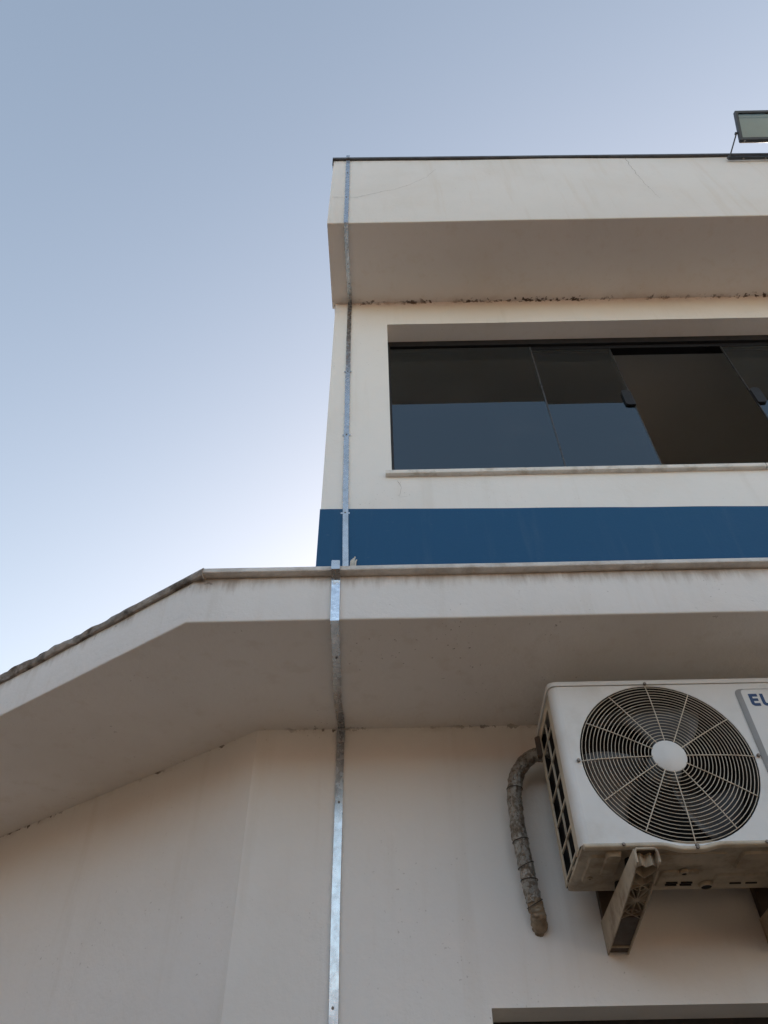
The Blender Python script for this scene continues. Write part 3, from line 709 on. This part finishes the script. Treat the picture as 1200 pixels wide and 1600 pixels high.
def lumpy(path, r, n=26, amp=.0022, wrap=1.0, seed=0):
    mb = MB(); R = []; prev = None; s = 0
    for i, p in enumerate(path):
        d = (path[min(i + 1, len(path) - 1)] - path[max(i - 1, 0)]).normalized()
        if i: s += (p - path[i - 1]).length
        if prev is None: prev = d.orthogonal().normalized()
        u = (prev - d * prev.dot(d)).normalized(); prev = u; w = d.cross(u); ring = []
        for k in range(n):
            a = 2 * pi * k / n; dirv = u * cos(a) + w * sin(a)
            q = p + dirv * r
            saw = ((s * 30 + a / (2 * pi)) % 1.0)
            nn = mnoise.noise(q * 95 + Vector((seed, 0, 0))) * .7 + mnoise.noise(q * 210) * .5 + mnoise.noise(q * 26) * 1.0
            wr = abs(mnoise.noise(Vector((s * 150, a * 1.2, seed)))) * .9
            ring.append(p + dirv * (r + amp * (nn - wr) + wrap * .0016 * (saw - .5)))
        R.append(ring)
    return mb.rings(R)
cut = int(len(path) * .80)
lumpy(path[:cut], .0212, amp=.0030).build('insulation', 'foil', pipe, smooth=True, autosm=70)
lumpy(path[cut - 3:], .0205, amp=.0036, wrap=1.6, seed=4).build('tape_end', 'tape_tan', pipe, smooth=True, autosm=60)
for fi, tilt in ((.475, .1), (.64, .15), (.70, .35), (.735, -.1), (.80, .4)):
    i = int(len(path) * fi); p = path[i]; d = (path[i + 1] - path[i - 1]).normalized(); u = d.orthogonal().normalized(); w = d.cross(u); m = 28
    MB().tube([p + (u * cos(2 * pi * k / m) + w * sin(2 * pi * k / m)) * .0222 + d * tilt * .02 * sin(2 * pi * k / m + 1) for k in range(m)], .0012, 5, close=True).build('tie', 'tie', pipe, smooth=True)

# ------------------------------------------------------------------ floodlight on the parapet
fl = thing('floodlight', (2.45, 1.60, 6.76), 'dark framed rectangular floodlight on a thin bracket at the parapet top', 'floodlight')
lo, hi = Vector((2.304, 1.55, 6.808)), Vector((2.304, 1.434, 7.007))
upv = (hi - lo).normalized(); xv = Vector((1, 0, 0)); bk = Vector((0, upv.z, -upv.y)).normalized()   # bk points away from the viewer
FWD = .34; ctr = (lo + hi) / 2 + xv * FWD / 2; hh = (hi - lo).length / 2
mb = MB()
fw = .017
for c_, h_ in ((ctr + upv * (hh - fw / 2), (FWD / 2, fw / 2)), (ctr - upv * (hh - fw / 2), (FWD / 2, fw / 2)),
               (ctr - xv * (FWD / 2 - fw / 2), (fw / 2, hh - fw)), (ctr + xv * (FWD / 2 - fw / 2), (fw / 2, hh - fw))):
    mb.obox(c_ + bk * .012, xv, upv, bk, (h_[0], h_[1], .012))
fr_ = mb.build('frame', 'flood_body', fl)
MB().obox(ctr + bk * .036, xv, upv, bk, (FWD / 2 - .014, hh - .014, .012)).build('housing', 'flood_body', fl, bevel=.004)
MB().obox(ctr + bk * .0215, xv, upv, bk, (FWD / 2 - fw, hh - fw, .0015)).build('reflector', 'flood_white', fl)
MB().obox(ctr + bk * .016 + upv * (hh - fw - .022), xv, upv, bk, (FWD / 2 - fw - .006, .002, .003)).build('reflector_step', 'flood_white', fl)
MB().obox(ctr + bk * .006, xv, upv, bk, (FWD / 2 - fw, hh - fw, .0015)).build('glass', 'flood_glass', fl)
for k in range(9):
    MB().obox(ctr + bk * .054 + xv * (-.14 + .035 * k), xv, upv, bk, (.0015, hh - .045, .006)).build('cooling_fin', 'flood_body', fl)
piv = Vector((2.298, 1.535, 6.878))
for sx in (0, 1):
    pv = piv + xv * sx * (FWD + .012); b0 = Vector((2.243 + sx * (FWD + .122), 1.647, 6.757))
    MB().tube([pv, b0], .0045, 8).build('bracket_arm', 'flood_body', fl)
    disc(pv - xv * .008 if not sx else pv, (1, 0, 0), .010, .012, 14).build('pivot_knob', 'flood_body', fl)
zb_ = 6.757
MB().box((2.238, 1.638, zb_ - .004), (2.71, 1.656, zb_ + .004)).build('bracket_foot', 'flood_body', fl)
MB().box((2.238, 1.640, zb_ + .022), (2.71, 1.656, zb_ + .028)).box((2.238, 1.640, zb_ + .004), (2.246, 1.656, zb_ + .022)).build('bracket_foot', 'flood_body', fl)
for x in (2.33, 2.47, 2.6): disc((x, 1.648, zb_ - .004), (0, 0, -1), .006, .012, 8).build('bolt', 'screw', fl)
disc(lo + xv * .03 + bk * .01, (0, 0, -1), .006, .012, 8).build('screw', 'screw', fl)

# ------------------------------------------------------------------ unseen house added behind the viewer to block low sky
M['brown_render'] = stucco('brown_render', base=(.19, .165, .14), tone=(.14, .12, .10), speck=.3)
M['tile'] = simple('clay_roof', (.28, .12, .07), .85, 0, .3, 6, (.14, .07, .05), 3, .5, .6, 12)
hs = thing('added_street_house', (0, -11, 0), 'unseen brown single-storey house added across the street to block low sky', 'house')
HY = -7.0
wl_ = MB()
wall_grid(wl_, -11, 11, 0, 3.4, [(-1, 0, 0, 2.1), (-8, -6.4, 1, 2.2), (-4.4, -2.8, 1, 2.2), (3, 4.6, 1, 2.2), (7, 8.6, 1, 2.2)], HY - .2, .2, step=1.0)
wl_.box((-11, HY - 7, 0), (11, HY - 6.8, 3.4)).box((-11, HY - 6.8, 0), (-10.8, HY - .2, 3.4)).box((10.8, HY - 6.8, 0), (11, HY - .2, 3.4))
wl_.build('wall', 'brown_render', hs)
MB().prism([(HY + .5, 3.4), (HY - 7.5, 3.4), (HY - 3.5, 5.2)], lambda p: (-11.5, p[0], p[1]), lambda p: (11.5, p[0], p[1])).build('roof', 'tile', hs)
for xa, za in ((-8, 1), (-4.4, 1), (3, 1), (7, 1)):
    wf = MB().box((xa, HY - .16, za), (xa + .06, HY - .1, za + 1.2)).box((xa + 1.54, HY - .16, za), (xa + 1.6, HY - .1, za + 1.2)).box((xa + .06, HY - .16, za), (xa + 1.54, HY - .1, za + .06)).box((xa + .06, HY - .16, za + 1.14), (xa + 1.54, HY - .1, za + 1.2)).box((xa + .77, HY - .16, za + .06), (xa + .83, HY - .1, za + 1.14)).build('window', 'sill', hs)
    MB().box((xa + .06, HY - .135, za + .06), (xa + .77, HY - .125, za + 1.14)).box((xa + .83, HY - .135, za + .06), (xa + 1.54, HY - .125, za + 1.14)).build('pane', 'glass', wf)
MB().box((-1, HY - .15, .004), (0, HY - .1, 2.1)).build('door', 'tan_dark', hs)

# unseen house added at left to shade the angled wall
nh = thing('added_side_house', (-10, 2, 0), 'unseen brown gabled house added at left to shade the angled wall', 'house')
NX = -6.5
nw = MB().box((NX - .2, -6, 0), (NX, -2.6, 5.2)).box((NX - .2, -1, 0), (NX, 3, 5.2)).box((NX - .2, 4.6, 0), (NX, 11, 5.2))
for ya in (-2.6, 3.0): nw.box((NX - .2, ya, 0), (NX, ya + 1.6, 1)).box((NX - .2, ya, 2.2), (NX, ya + 1.6, 5.2))
nw.box((NX - 6.8, -6, 0), (NX - 6.6, 11, 5.2)).box((NX - 6.6, -6, 0), (NX - .2, -5.8, 5.2)).box((NX - 6.6, 10.8, 0), (NX - .2, 11, 5.2))
nw.build('wall', 'brown_render', nh)
MB().prism([(NX + .4, 5.202), (NX - 7.2, 5.202), (NX - 3.4, 6.4)], lambda p: (p[0], -6.4, p[1]), lambda p: (p[0], 11.4, p[1])).build('roof', 'tile', nh)
for ya in (-2.6, 3.0):
    wf = MB().box((NX - .14, ya, 1), (NX - .08, ya + .06, 2.2)).box((NX - .14, ya + 1.54, 1), (NX - .08, ya + 1.6, 2.2)).box((NX - .14, ya + .06, 1), (NX - .08, ya + 1.54, 1.06)).box((NX - .14, ya + .06, 2.14), (NX - .08, ya + 1.54, 2.2)).build('window', 'sill', nh)
    MB().box((NX - .115, ya + .06, 1.06), (NX - .105, ya + 1.54, 2.14)).build('pane', 'glass', wf)
